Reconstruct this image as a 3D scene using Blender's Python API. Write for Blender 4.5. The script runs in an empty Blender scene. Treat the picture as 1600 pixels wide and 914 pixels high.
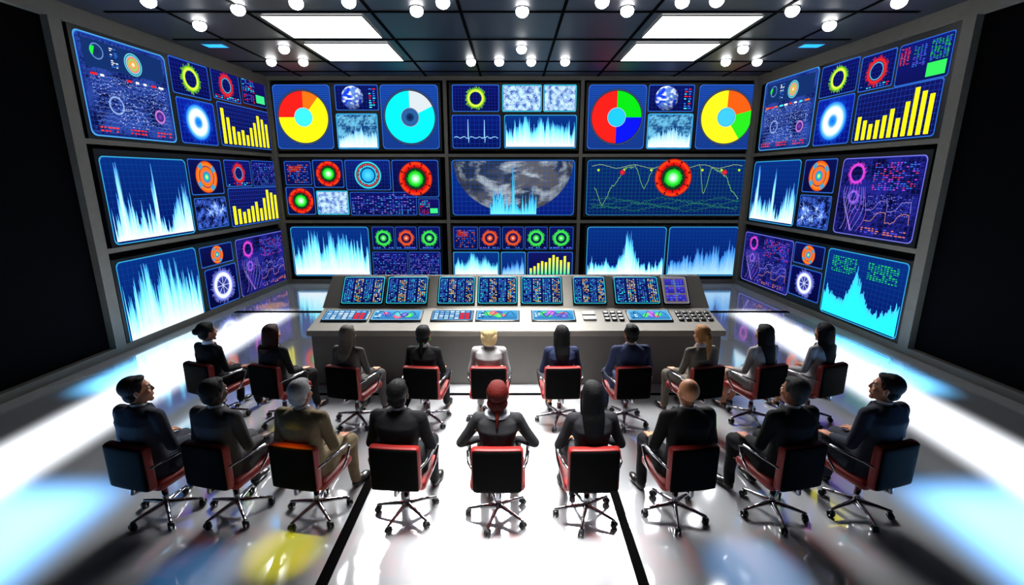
import bpy, bmesh, math, random
from mathutils import Vector, Matrix, noise
random.seed(7)
S=bpy.context.scene
try:
    S.view_settings.view_transform='Standard'
    S.view_settings.look='None'
except Exception: pass
COL=S.collection
def L(c):
    return tuple(((x/255)/12.92 if x/255<=.04045 else ((x/255+.055)/1.055)**2.4) for x in c)
# ---------------------------------------------------------------- camera
H=2.95; TH=math.radians(13.7); F=744.0
cam=bpy.data.objects.new('camera',bpy.data.cameras.new('camera'))
cam.data.lens=36*F/1600; cam.data.sensor_width=36
cam.location=(0,0,H); cam.rotation_euler=(math.radians(90)-TH,0,0)
COL.objects.link(cam); S.camera=cam
cam.data.clip_start=.05
def ray(px,py):
    a=(px-800)/F; b=(457-py)/F
    return Vector((a, math.cos(TH)+b*math.sin(TH), -math.sin(TH)+b*math.cos(TH)))
def on_z(px,py,z=0):
    r=ray(px,py); t=(z-H)/r.z
    return Vector((0,0,H))+r*t
class Plane:
    def __init__(s,o,U,V):
        s.o=Vector(o); s.U=Vector(U).normalized(); s.V=Vector(V).normalized(); s.N=s.U.cross(s.V).normalized()
    def uv(s,px,py):
        r=ray(px,py); C=Vector((0,0,H)); t=(s.o-C).dot(s.N)/r.dot(s.N)
        q=C+r*t-s.o
        return q.dot(s.U),q.dot(s.V)
    def rect(s,pts):
        if len(pts)==4 and not isinstance(pts[0],tuple):
            x0,y0,x1,y1=pts; pts=[(x0,y0),(x1,y0),(x1,y1),(x0,y1)]
        a=[s.uv(*p) for p in pts]
        return ((a[0][0]+a[3][0])/2,(a[2][1]+a[3][1])/2,(a[1][0]+a[2][0])/2,(a[0][1]+a[1][1])/2)
    def mat(s,u,v,n=0):
        p=s.o+s.U*u+s.V*v+s.N*n
        return Matrix(((s.U.x,s.V.x,s.N.x,p.x),(s.U.y,s.V.y,s.N.y,p.y),(s.U.z,s.V.z,s.N.z,p.z),(0,0,0,1)))
# ---------------------------------------------------------------- materials
MC={}
def mat(key,col,rough=.5,metal=0,bump=0,bscale=60,spec=.5,coat=0,stretch=None,emis=None,estr=0,vary=0):
    if key in MC: return MC[key]
    m=bpy.data.materials.new(key); m.use_nodes=True; nt=m.node_tree; b=nt.nodes['Principled BSDF']
    c=L(col)
    b.inputs['Base Color'].default_value=(*c,1); b.inputs['Roughness'].default_value=rough
    b.inputs['Metallic'].default_value=metal; b.inputs['Specular IOR Level'].default_value=spec
    b.inputs['Coat Weight'].default_value=coat
    if emis: 
        b.inputs['Emission Color'].default_value=(*L(emis),1); b.inputs['Emission Strength'].default_value=estr
    tc=nt.nodes.new('ShaderNodeTexCoord'); mp=nt.nodes.new('ShaderNodeMapping')
    nt.links.new(tc.outputs['Object'],mp.inputs[0])
    if stretch: mp.inputs['Scale'].default_value=stretch
    nz=nt.nodes.new('ShaderNodeTexNoise'); nz.inputs['Scale'].default_value=bscale; nz.inputs['Detail'].default_value=3
    nt.links.new(mp.outputs[0],nz.inputs[0])
    if bump:
        bp=nt.nodes.new('ShaderNodeBump'); bp.inputs['Strength'].default_value=bump; bp.inputs['Distance'].default_value=.01
        nt.links.new(nz.outputs[0],bp.inputs['Height']); nt.links.new(bp.outputs[0],b.inputs['Normal'])
    if vary:
        mx=nt.nodes.new('ShaderNodeMix'); mx.data_type='RGBA'
        mx.inputs['A'].default_value=(*[x*(1-vary) for x in c],1); mx.inputs['B'].default_value=(*[min(1,x*(1+vary)) for x in c],1)
        nt.links.new(nz.outputs[0],mx.inputs['Factor']); nt.links.new(mx.outputs['Result'],b.inputs['Base Color'])
    MC[key]=m; return m
def emat(key,s):
    m=bpy.data.materials.new(key); m.use_nodes=True; nt=m.node_tree; nt.nodes.clear()
    o=nt.nodes.new('ShaderNodeOutputMaterial'); e=nt.nodes.new('ShaderNodeEmission'); a=nt.nodes.new('ShaderNodeAttribute')
    a.attribute_name='Col'; e.inputs[1].default_value=s
    nt.links.new(a.outputs['Color'],e.inputs[0]); nt.links.new(e.outputs[0],o.inputs[0])
    try: m.cycles.emission_sampling='NONE'
    except Exception: pass
    return m
SCR=emat('screen_picture',1.3)
black=mat('black_panel',(2,2,3),.95,spec=.03)
grey=mat('grey_frame',(86,83,76),.65,.0,vary=.15,bscale=8,spec=.3)
chrome=mat('chrome',(165,165,170),.13,1)
# ---------------------------------------------------------------- mesh builder
class MB:
    def __init__(s): s.v=[]; s.f=[]; s.M=Matrix.Identity(4); s.mi=[]; s.cm=0
    def add(s,vs,fs):
        n=len(s.v); s.v+= [tuple(s.M@Vector(p)) for p in vs]; s.f+=[tuple(i+n for i in f) for f in fs]; s.mi+=[s.cm]*len(fs)
    def rings(s,R):
        n=len(R[0]); vs=[p for r in R for p in r]; fs=[]
        for i in range(len(R)-1):
            for j in range(n):
                k=(j+1)%n; fs.append((i*n+j,i*n+k,(i+1)*n+k,(i+1)*n+j))
        fs.append(tuple(reversed(range(n)))); fs.append(tuple((len(R)-1)*n+j for j in range(n)))
        s.add(vs,fs)
    def cap(s,a,b,ra,rb,n=12,round=True):
        a=Vector(a);b=Vector(b); d=(b-a)
        if d.length<1e-6: return
        d.normalize(); t=Vector((0,0,1)) if abs(d.z)<.9 else Vector((1,0,0))
        x=d.cross(t).normalized(); y=d.cross(x)
        R=[]
        def ring(c,r): R.append([c+x*r*math.cos(2*math.pi*j/n)-y*r*math.sin(2*math.pi*j/n) for j in range(n)])
        if round:
            for q in (-80,-55,-28): ring(a+d*ra*math.sin(math.radians(q)),ra*math.cos(math.radians(q)))
        ring(a,ra); ring(b,rb)
        if round:
            for q in (28,55,80): ring(b+d*rb*math.sin(math.radians(q)),rb*math.cos(math.radians(q)))
        s.rings(R)
    def chain(s,pts,rs,n=12):
        for i in range(len(pts)-1): s.cap(pts[i],pts[i+1],rs[i],rs[i+1],n)
    def ell(s,c,r,R=None,nu=18,nv=12):
        c=Vector(c); Q=[]
        for i in range(nv+1):
            t=-math.pi/2+math.pi*i/nv
            if i==0: t+=.03
            if i==nv: t-=.03
            ring=[]
            for j in range(nu):
                a=2*math.pi*j/nu
                p=Vector((r[0]*math.cos(t)*math.cos(a),r[1]*math.cos(t)*math.sin(a),r[2]*math.sin(t)))
                if R: p=R@p
                ring.append(c+p)
            Q.append(ring)
        s.rings(Q)
    def loft(s,rs,n=28,e=1.0):
        Q=[]
        for (z,cy,rx,ry) in rs:
            ring=[]
            for j in range(n):
                a=2*math.pi*j/n; ca=math.cos(a); sa=math.sin(a)
                ring.append((rx*math.copysign(abs(ca)**e,ca),cy+ry*math.copysign(abs(sa)**e,sa),z))
            Q.append(ring)
        s.rings(Q)
    def box(s,c,d):
        x,y,z=c; a,b,e=d[0]/2,d[1]/2,d[2]/2
        vs=[(x+i*a,y+j*b,z+k*e) for k in(-1,1) for j in(-1,1) for i in(-1,1)]
        s.add(vs,[(0,2,3,1),(4,5,7,6),(0,1,5,4),(2,6,7,3),(0,4,6,2),(1,3,7,5)])
    def rbox(s,c,d,r,cuts=6,bend=0):
        bm=bmesh.new(); bmesh.ops.create_cube(bm,size=1)
        bmesh.ops.subdivide_edges(bm,edges=bm.edges[:],cuts=cuts,use_grid_fill=True)
        h=Vector(d)/2; inn=Vector([max(0,q-r) for q in h])
        vs=[]
        for v in bm.verts:
            p=Vector([v.co[i]*2 for i in range(3)])
            p=Vector([math.copysign(abs(p[i])**.6,p[i])*h[i] for i in range(3)])
            q=Vector([max(-inn[i],min(inn[i],p[i])) for i in range(3)])
            dd=p-q
            if dd.length>1e-9: p=q+dd.normalized()*r
            p.y+=bend*p.x*p.x
            vs.append(p+Vector(c))
        bm.verts.index_update()
        fs=[tuple(v.index for v in f.verts) for f in bm.faces]; bm.free(); s.add(vs,fs)
    def mesh(s,name,mats,smooth=True):
        me=bpy.data.meshes.new(name); me.from_pydata(s.v,[],s.f)
        for m in mats: me.materials.append(m)
        if len(mats)>1: me.polygons.foreach_set('material_index',s.mi)
        if smooth: me.polygons.foreach_set('use_smooth',[True]*len(me.polygons))
        me.update(); return me
    def solid(s,name,m,vox=.01,sm=3):
        me=s.mesh(name,[m]); ob=bpy.data.objects.new('tmp',me); COL.objects.link(ob)
        r=ob.modifiers.new('r','REMESH'); r.mode='VOXEL'; r.voxel_size=vox
        if sm:
            q=ob.modifiers.new('s','SMOOTH'); q.factor=.5; q.iterations=sm
        dg=bpy.context.evaluated_depsgraph_get()
        out=bpy.data.meshes.new_from_object(ob.evaluated_get(dg)); out.name=name
        bpy.data.objects.remove(ob); bpy.data.meshes.remove(me)
        out.materials.clear(); out.materials.append(m)
        out.polygons.foreach_set('use_smooth',[True]*len(out.polygons)); out.polygons.foreach_set('material_index',[0]*len(out.polygons))
        return out
def obj(name,me,parent=None,M=None,label=None,cat=None,kind=None,group=None):
    o=bpy.data.objects.new(name,me); COL.objects.link(o)
    if parent: o.parent=parent
    if M is not None: o.matrix_local=M if parent else M
    if label: o['label']=label
    if cat: o['category']=cat
    if kind: o['kind']=kind
    if group: o['group']=group
    return o
def copy_tree(o,M):
    def rec(a,par):
        b=a.copy()
        COL.objects.link(b)
        if par: b.parent=par
        for ch in kids.get(a,[]): rec(ch,b)
        return b
    kids={}
    for x in list(bpy.data.objects):
        if x.parent: kids.setdefault(x.parent,[]).append(x)
    n=rec(o,None); n.matrix_world=M; return n
# ---------------------------------------------------------------- room shell
CZ=5.45
PB=on_z(455,442); D=PB.y; XB=abs(PB.x)
PN=on_z(183,556); 
dirL=Vector((PB.x-PN.x,PB.y-PN.y,0)).normalized()
XB=6.40
def xl(y): return -(XB)+ (dirL.x/dirL.y)*(y-D)
YF=-1.6
back=Plane((-XB,D,0),(1,0,0),(0,0,1))
left=Plane((xl(YF),YF,0),(-XB-xl(YF),D-YF,0),(0,0,1))
right=Plane((XB,D,0),(-xl(YF)-XB,YF-D,0),(0,0,1))
LW=math.hypot(-XB-xl(YF),D-YF)
fm=bpy.data.materials.new('polished_floor'); fm.use_nodes=True; nt=fm.node_tree; b=nt.nodes['Principled BSDF']
b.inputs['Base Color'].default_value=(.8,.81,.84,1); b.inputs['Specular IOR Level'].default_value=.8; b.inputs['Metallic'].default_value=.66
tc=nt.nodes.new('ShaderNodeTexCoord'); nz=nt.nodes.new('ShaderNodeTexNoise'); nz.inputs['Scale'].default_value=.7
mr=nt.nodes.new('ShaderNodeMapRange'); mr.inputs['To Min'].default_value=.05; mr.inputs['To Max'].default_value=.11
nt.links.new(tc.outputs['Object'],nz.inputs[0]); nt.links.new(nz.outputs[0],mr.inputs[0]); nt.links.new(mr.outputs[0],b.inputs['Roughness'])
cmt=mat('ceiling_panel',(38,41,48),.52,.2,vary=.5,bscale=.6)
def slab(name,pts,z0,z1,m):
    mb=MB(); n=len(pts)
    vs=[(x,y,z0) for x,y in pts]+[(x,y,z1) for x,y in pts]
    fs=[tuple(reversed(range(n))),tuple(range(n,2*n))]+[(i,(i+1)%n,n+(i+1)%n,n+i) for i in range(n)]
    mb.add(vs,fs); return obj(name,mb.mesh(name,[m],False),kind='structure')
foot=[(xl(YF),YF),(-xl(YF),YF),(XB,D),(-XB,D)]
slab('floor',foot,-.1,0,fm); slab('ceiling',foot,CZ,CZ+.1,cmt)
slab('wall_back',[(-XB-.2,D),(XB+.2,D),(XB+.2,D+.15),(-XB-.2,D+.15)],0,CZ,black)
slab('wall_front',[(xl(YF),YF-.15),(-xl(YF),YF-.15),(-xl(YF),YF),(xl(YF),YF)],0,CZ,black)
slab('wall_left',[(xl(YF)-.15,YF),(xl(YF),YF),(-XB,D),(-XB-.15,D)],0,CZ,black)
slab('wall_right',[(-xl(YF),YF),(-xl(YF)+.15,YF),(XB+.15,D),(XB,D)],0,CZ,black)
TN=[0]
def bar(pl,u0,v0,u1,v1,dep=.07,m=None,name=None):
    mb=MB(); mb.box(((u0+u1)/2,(v0+v1)/2,dep/2),(u1-u0,v1-v0,dep))
    TN[0]+=1
    return obj(name or 'trim_%d'%TN[0],mb.mesh('trim',[m or grey],False),M=pl.mat(0,0),kind='structure')
BW=2*XB
# back frame
vt=back.uv(803,126)[1]
bar(back,0,vt,BW,CZ,.1); bar(back,0,0,BW,.12,.1,name='baseboard_back')
bar(back,0,.12,.16,vt,.1); bar(back,BW-.16,.12,BW,vt,.1)
for px in (697,908):
    u=back.uv(px,200)[0]; bar(back,u-.045,.12,u+.045,vt,.08)
rb=[back.uv(800,243)[1],back.uv(800,346)[1]]
for v in rb: bar(back,.16,v-.04,BW-.16,v+.04,.075)
# side frames
uN=left.uv(183,556)[0]; 
for pl,nm in ((left,'left'),(right,'right')):
    f=(lambda a,b_:(a,b_)) if nm=='left' else (lambda a,b_:(LW-b_,LW-a))
    a,c=f(0,LW); bar(pl,a,CZ-.24,c,CZ,.1); bar(pl,a,0,c,.13,.1,name='baseboard_'+nm)
    a,c=f(uN-.1,uN+.1); bar(pl,a,.13,c,CZ-.24,.12)
    a,c=f(LW-.16,LW); bar(pl,a,.13,c,CZ-.24,.1)
    for v in rb:
        a,c=f(uN+.1,LW-.16); bar(pl,a,v-.04,c,v+.04,.075)
# ceiling and floor seams
seam=mat('black_seam',(1,1,1),.9,spec=.02)
def strip(x0,y0,x1,y1,z,t=.012):
    TN[0]+=1; mb=MB(); mb.box(((x0+x1)/2,(y0+y1)/2,z),(x1-x0,y1-y0,t))
    obj('trim_%d'%TN[0],mb.mesh('seam',[seam],False),kind='structure')
for x in (-5.4,-4.15,-2.2,-.8,.8,2.2,4.15,5.4): strip(x-.025,YF,x+.025,D,CZ-.006)
for y in (5.2,6.7,8.25,9.8,11.55,12.6): strip(-6.35,y-.03,6.35,y+.03,CZ-.008)
strip(-1.46,YF+.1,-1.37,6.05,.003,.008); strip(.94,YF+.1,1.02,6.05,.003,.008)
strip(-3.2,6.08,3.2,6.14,.003,.008); strip(-6.2,10.2,6.2,10.33,.003,.008)
# ---------------------------------------------------------------- screens painter
def C(*c): return L(c)
CY=C(60,230,255); WH=C(240,250,255); NB=C(6,10,64); LB=C(50,115,225); YE=C(250,240,20); RD=C(235,30,25); GR=C(30,220,60); OR=C(250,110,20); MG=C(200,70,230); TL=C(20,110,150); BK=C(3,4,14); VI=C(90,80,220)
rnd=random.random
def mixc(a,b_,t): return tuple(a[i]*(1-t)+b_[i]*t for i in range(3))
class P:
    def __init__(s,w,h): s.w=w; s.h=h; s.v=[]; s.c=[]; s.f=[]; s.z=.004
    def up(s): s.z+=.0012
    def poly(s,pts,cols):
        n=len(s.v)
        if not isinstance(cols[0],tuple): cols=[cols]*len(pts)
        s.v+=[(x,y,s.z) for x,y in pts]; s.c+=cols; s.f.append(tuple(range(n,n+len(pts))))
    def rect(s,x0,y0,x1,y1,c,c2=None):
        c2=c2 or c; s.poly([(x0,y0),(x1,y0),(x1,y1),(x0,y1)],[c,c,c2,c2])
    def line(s,a,b_,t,c):
        d=Vector((b_[0]-a[0],b_[1]-a[1]))
        if d.length<1e-6: return
        d.normalize(); n=(-d.y*t/2,d.x*t/2)
        s.poly([(a[0]-n[0],a[1]-n[1]),(b_[0]-n[0],b_[1]-n[1]),(b_[0]+n[0],b_[1]+n[1]),(a[0]+n[0],a[1]+n[1])],c)
    def rr(s,inset,r=None,n=5):
        r=r or min(s.w,s.h)*.06; x0=y0=inset; x1=s.w-inset; y1=s.h-inset; out=[]
        for cx,cy,a0 in ((x1-r,y1-r,0),(x0+r,y1-r,90),(x0+r,y0+r,180),(x1-r,y0+r,270)):
            for i in range(n+1):
                a=math.radians(a0+90*i/n); out.append((cx+r*math.cos(a),cy+r*math.sin(a)))
        return out
    def bg(s,c0,c1,edge,t=.02):
        o=s.rr(0); s.poly(o,[mixc(c0,c1,p[1]/s.h) for p in o]); s.up()
        a=s.rr(.0); b_=s.rr(t)
        for i in range(len(a)):
            j=(i+1)%len(a); s.poly([a[i],a[j],b_[j],b_[i]],[edge,edge,mixc(edge,c0,.7),mixc(edge,c0,.7)])
        s.up()
    def grid(s,st,c,t=.006):
        x=st
        while x<s.w-.02: s.rect(x,.03,x+t,s.h-.03,c); x+=st
        y=st
        while y<s.h-.02: s.rect(.03,y,s.w-.03,y+t,c); y+=st
        s.up()
    def sector(s,cx,cy,r0,r1,a0,a1,c0,c1=None):
        c1=c1 or c0; n=max(2,int(abs(a1-a0)/6))
        for i in range(n):
            p=math.radians(a0+(a1-a0)*i/n); q=math.radians(a0+(a1-a0)*(i+1)/n)
            s.poly([(cx+r0*math.cos(p),cy+r0*math.sin(p)),(cx+r1*math.cos(p),cy+r1*math.sin(p)),(cx+r1*math.cos(q),cy+r1*math.sin(q)),(cx+r0*math.cos(q),cy+r0*math.sin(q))],[c0,c1,c1,c0])
    def disc(s,cx,cy,r,stops):
        for (a,ca),(b_,cb) in zip(stops,stops[1:]): s.sector(cx,cy,max(r*a,1e-4),r*b_,0,360,ca,cb)
        s.up()
    def spiky(s,cx,cy,r0,r1,c,n=44,am=.25):
        n=int(n*2.2); rm=(r0+r1)/2; dk=mixc(c,BK,.35)
        s.sector(cx,cy,r0,rm,0,360,dk,c); s.sector(cx,cy,rm,r1*(1-am*.2),0,360,c,dk); s.up()
        for i in range(n):
            p=2*math.pi*i/n; q=2*math.pi*(i+.6)/n; R=r1*(1+am*.8*(rnd()-.3)); r_=r0*(1-am*.3*rnd())
            s.poly([(cx+r_*math.cos(p),cy+r_*math.sin(p)),(cx+R*math.cos(p),cy+R*math.sin(p)),(cx+R*math.cos(q),cy+R*math.sin(q)),(cx+r_*math.cos(q),cy+r_*math.sin(q))],[c,dk,dk,c])
        s.up()
    def spec(s,x,y,w,h,n,f,cb=None,cm=None,ct=None,ov=1,jag=.3):
        cb=cb or WH; cm=cm or C(120,240,255); ct=ct or C(30,130,220)
        # soft halo behind the trace
        for i in range(40):
            t=(i+.5)/40; hh=h*max(.05,min(1,f(t)))
            s.rect(x+w*i/40,y,x+w*(i+1)/40,y+hh*.92,mixc(cm,cb,.3),C(12,70,150))
        s.up()
        hs=[max(.04,min(1,f(i/n)*(1-jag*.6+jag*rnd()**2*1.6))) for i in range(n+1)]
        for i in range(n):
            xa=x+w*i/n; xb=x+w*(i+1.0)/n; hh=h*hs[i]; hq=h*(hs[i]*.6+hs[i+1]*.4); k=.25+.3*rnd(); k2=.62+.2*rnd()
            s.rect(xa,y,xb,y+hh*k,cb,mixc(cb,cm,.5)); s.rect(xa,y+hh*k,xb,y+hh*k2,mixc(cb,cm,.5),cm)
            s.poly([(xa,y+hh*k2),(xb,y+hh*k2),(xb,y+max(hh*k2,hq)),(xa,y+hh)],[cm,cm,ct,mixc(ct,cm,rnd()*.5)])
        s.up()
        for i in range(n//2*ov):
            t=rnd(); b0=h*f(t)*.6*rnd(); b1=b0+h*f(t)*.35*rnd(); xa=x+w*t; s.rect(xa,y+b0,xa+w*.4/n,y+b1,cb if rnd()<.6 else ct,cm)
        s.up()
    def bars(s,x,y,w,h,vals,c,ca=None):
        n=len(vals)
        for i,q in enumerate(vals): s.rect(x+w*i/n,y,x+w*(i+.62)/n,y+h*q,ca or c,c)
        s.up()
    def dash(s,x,y,w,h,rows,cols,cs,dens=.7):
        for r in range(rows):
            yy=y+h*r/rows; 
            for k in range(cols):
                if rnd()<dens:
                    xx=x+w*(k+.1*rnd())/cols; s.rect(xx,yy,xx+w/cols*(.4+.45*rnd()),yy+h/rows*.45,random.choice(cs))
        s.up()
    def poly_line(s,pts,t,c):
        for a,b_ in zip(pts,pts[1:]): s.line(a,b_,t,c)
        s.up()
    def noisef(s,x,y,w,h,nx,ny,sc,ca,cb,off=0,th=.5,con=3):
        def col(i,j):
            q=noise.noise(Vector((i/nx*sc*w/h,j/ny*sc,off)))*.5+.5; q+=.5*(noise.noise(Vector((i*.7,j*.7,off+9))))
            q=max(0,min(1,(q-th)*con+.5)); return mixc(ca,cb,q)
        n0=len(s.v)
        for j in range(ny+1):
            for i in range(nx+1):
                s.v.append((x+w*i/nx,y+h*j/ny,s.z)); s.c.append(col(i,j))
        for j in range(ny):
            for i in range(nx):
                a=n0+j*(nx+1)+i; s.f.append((a,a+1,a+nx+2,a+nx+1))
        s.up()
    def globe(s,cx,cy,r,fn,light=(-.4,.5),a0=0,a1=360,sx=1,nr=26,na=90,amb=.15):
        n0=len(s.v)
        for i in range(nr+1):
            for j in range(na+1):
                rr=i/nr; a=math.radians(a0+(a1-a0)*j/na); x=rr*math.cos(a); y=rr*math.sin(a); z=math.sqrt(max(0,1-rr*rr))
                sh=max(.08,min(1.1,.6*z+light[0]*x+light[1]*y+amb))
                c=fn(x,y,z)
                s.v.append((cx+r*sx*x,cy+r*y,s.z)); s.c.append(tuple(v*sh for v in c))
        for i in range(nr):
            for j in range(na):
                a=n0+i*(na+1)+j; s.f.append((a,a+1,a+na+2,a+na+1))
        s.up()
    def mesh(s):
        me=bpy.data.meshes.new('screen'); n=len(s.v)
        o=s.rr(0); 
        vs=s.v+[(x,y,0) for x,y in o]+[(x,y,.003) for x,y in o]; k=len(o)
        fs=s.f+[tuple(n+k+i for i in range(k))]+[(n+i,n+(i+1)%k,n+k+(i+1)%k,n+k+i) for i in range(k)]
        me.from_pydata(vs,[],fs); at=me.color_attributes.new('Col','FLOAT_COLOR','POINT')
        cols=s.c+[(.01,.02,.06)]*(2*k); flat=[]
        for c in cols: flat+=[c[0],c[1],c[2],1]
        at.data.foreach_set('color',flat); me.materials.append(SCR); me.update(); return me
def earthc(x,y,z):
    q=noise.fractal(Vector((x*1.6+3,y*1.6,z*1.6)),1,2,4); c=C(20,60,220) if q<.05 else C(90,130,210)
    k=noise.fractal(Vector((x*2.5,y*5+2,z*2)),1,2,5)
    return mixc(c,C(225,240,255),max(0,min(1,(k-.08)*3)))
def moonc(x,y,z):
    wx=noise.noise(Vector((x*2,y*2,1)))*.7; wy=noise.noise(Vector((x*2,y*2,8)))*.7
    k=noise.fractal(Vector((x*2.4+7+wx,y*4.5+wy,z*2)),.65,2.1,8); k2=noise.fractal(Vector((x*1.5+1-wy,y*2+4,z)),1,2,5)
    land=mixc(C(40,52,76),C(92,92,96),max(0,min(1,.5+k2*1.8)))
    return mixc(land,C(168,180,192),max(0,min(1,(k+.05)*1.5)))
def pie(p,secs,hub):
    p.bg(C(14,40,110),C(20,60,150),LB); 
    y=.05
    while y<p.h-.04: p.rect(.04,y,p.w-.04,y+.012,C(30,80,170)); y+=.05
    p.up(); cx,cy=p.w/2,p.h/2; r=min(p.w,p.h)*.47
    p.disc(cx,cy,r,[(0,C(14,20,50)),(.93,C(14,20,50)),(.96,C(60,80,120)),(1,C(10,20,50))])
    for a0,a1,c in secs: p.sector(cx,cy,r*.02,r*.92,a0,a1,c)
    p.up(); p.disc(cx,cy,r*.34,[(0,hub),(.82,hub),(.88,mixc(hub,BK,.3)),(1,mixc(hub,WH,.3))])
def radar(p,cx,cy,r,cin=None,cout=None):
    cin=cin or C(40,235,50); cout=cout or C(225,25,20)
    p.disc(cx,cy,r,[(0,mixc(cin,WH,.9)),(.14,mixc(cin,WH,.5)),(.3,cin),(.46,mixc(cin,BK,.7)),(.5,BK),(.58,C(20,70,35)),(.62,BK),(.68,mixc(cout,BK,.4)),(.8,cout),(.9,mixc(cout,OR,.3)),(1,mixc(cout,BK,.7))])
    for a in range(0,360,30): p.sector(cx,cy,r*.66,r*.78,a,a+4,BK)
    for a in range(15,360,45): p.sector(cx,cy,r*.84,r*.96,a,a+7,C(60,10,14),mixc(cout,BK,.7))
    for a in range(0,360,8): p.sector(cx,cy,r*.34,r*(.42+.12*rnd()),a,a+2.5,cin,mixc(cin,BK,.5))
    p.up()
def paint(k,w,h):
    p=P(w,h); cx,cy=w/2,h/2; m=min(w,h)
    if k=='pie1': pie(p,[(-180,50,YE),(50,88,OR),(88,180,RD)],CY)
    elif k=='pie2': pie(p,[(90,385,C(10,225,245)),(25,90,C(205,215,220))],C(40,90,150)); p.disc(cx,cy,m*.07,[(0,C(10,20,50)),(1,C(20,60,110))])
    elif k=='pie3': pie(p,[(90,270,RD),(0,90,C(10,215,20)),(270,360,C(10,20,225))],C(30,190,235))
    elif k=='pie4': pie(p,[(90,305,C(245,235,30)),(15,90,C(240,90,20)),(-55,15,C(40,220,30))],C(60,190,225))
    elif k=='earth':
        p.bg(NB,C(10,20,90),LB); p.grid(m*.16,C(20,40,130)); p.globe(w*.4,cy,m*.46,earthc,(-.2,.35),amb=.35); p.dash(w*.78,h*.1,w*.18,h*.8,9,2,[CY,LB,RD])
    elif k=='mount':
        p.bg(C(20,90,150),C(60,150,200),C(60,190,255)); p.noisef(.03,.03,w-.06,h-.06,26,26,3,C(14,60,120),C(100,180,215),th=.55); p.spec(.04,.04,w-.08,h*.62,60,lambda t:.3+.3*abs(math.sin(t*5+.3))+.5*math.exp(-((t-.55)/.15)**2),WH,C(170,220,240),C(80,170,215))
    elif k=='ringg' or k=='ringy':
        p.bg(NB,C(10,16,90),LB); p.grid(m*.12,C(24,40,150)); p.spiky(cx,cy,m*.25,m*.38,C(140,225,30),40,.35); p.disc(cx,cy,m*.33,[(.72,C(120,200,30)),(.84,C(245,250,80)),(.97,C(150,220,40))])
    elif k=='ringr':
        p.bg(NB,C(10,16,90),LB); p.grid(m*.12,C(24,40,150)); p.spiky(cx,cy,m*.27,m*.37,C(225,40,40),40,.35); p.disc(cx,cy,m*.25,[(.84,C(20,60,110)),(.92,C(90,200,230)),(1,C(20,60,110))]); p.dash(.06,h*.06,w-.12,h*.12,2,9,[CY,RD,LB])
    elif k=='glow':
        p.bg(C(6,14,110),C(10,30,150),LB); p.grid(m*.12,C(20,60,190)); p.spiky(cx,cy,m*.1,m*.44,C(20,80,225),60,.3); p.disc(cx,cy,m*.4,[(0,C(10,90,225)),(.25,C(40,150,250)),(.45,WH),(.66,WH),(.85,C(80,180,255)),(1,C(20,100,240))])
    elif k=='map':
        p.bg(C(10,50,120),C(20,80,160),CY); p.noisef(.03,.03,w-.06,h-.06,90,50,6,C(34,80,170),C(190,225,250),rnd()*9,.45,2.4); p.dash(.05,.05,w-.1,h-.1,16,30,[WH,C(120,180,230),C(30,60,150)],.3)
    elif k=='neu':
        p.bg(BK,C(5,8,50),LB); p.noisef(.03,.03,w-.06,h-.06,50,36,5,C(4,8,50),C(70,110,230),3,.6)
        for q in range(9):
            x=w*(.15+.7*rnd()); y=h*(.2+.6*rnd()); r=m*(.1+.1*rnd())
            for a in range(14):
                t=rnd()*6.28; p.line((x,y),(x+r*math.cos(t)*(.5+rnd()),y+r*math.sin(t)*(.5+rnd())),.008,C(130,170,250))
            p.disc(x,y,r*.35,[(0,WH),(1,C(90,140,250))])
    elif k=='wave':
        p.bg(C(6,16,80),C(8,24,110),LB); p.grid(m*.14,C(20,60,160)); n=120
        p.poly_line([(w*(.04+.92*i/n),h*(.33+.04*(rnd()-.5)+(.55 if i in(38,82) else (-.15 if i in (39,83) else 0))+.02*math.sin(i*.3))) for i in range(n)],.012,C(150,210,255))
    elif k[:4]=='spec':
        p.bg(C(4,14,90),C(6,44,120),C(60,180,235),.02)
        p.grid(h*.07,C(14,60,140),.006)
        nn=lambda t,s: noise.noise(Vector((t*s+.3,1.3,2.6)))
        f={'spec':lambda t:.45+.35*math.exp(-((t-.45)/.25)**2)+.12*math.sin(t*19)+.2*nn(t,25),
           'spec2':lambda t:.6+.22*math.exp(-((t-.45)/.3)**2)+.05*math.sin(t*23)+.35*nn(t,9)+.3*nn(t,33)+.15*nn(t,80),
           'spec3':lambda t:.3+.12*math.sin(t*9)+.3*nn(t,18)+.3*nn(t,50)+(.6 if abs(t-.12)<.018 else 0)+(.5 if abs(t-.52)<.025 else 0),
           'spec4':lambda t:.24+.62*math.exp(-((t-.53)/.08)**2)+.2*nn(t,40),
           'spec5':lambda t:.3+.5*t*(.7+.3*math.sin(t*30))+.2*nn(t,40),
           'spec6':lambda t:.34+.36*math.exp(-((t-.42)/.1)**2)+.08*math.sin(t*14+1)+.12*nn(t,40)}[k]
        if k in('spec5',): p.spec(.04,.04,w-.08,h*.8,110,f,C(170,215,245),C(80,160,225),C(40,100,200))
        elif k=='spec6': p.spec(.04,.04,w-.08,h*.85,120,f,C(40,235,240),C(40,225,235),C(70,190,250),0,.2); p.dash(w*.08,h*.68,w*.34,h*.24,9,10,[C(40,225,80),C(20,160,110)],.85); p.dash(w*.56,h*.68,w*.36,h*.24,9,10,[C(40,225,80),C(20,160,110)],.85)
        elif k=='spec3': p.spec(.05,.05,w-.1,h*.9,150,f,C(235,250,255),C(130,225,252),C(30,120,225))
        else: p.spec(.04,.04,w-.08,h*.9,160,f)
    elif k=='bars' or k=='bars2':
        p.bg(C(8,10,60),C(14,20,90),LB); p.grid(m*.1,C(30,60,170))
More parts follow.
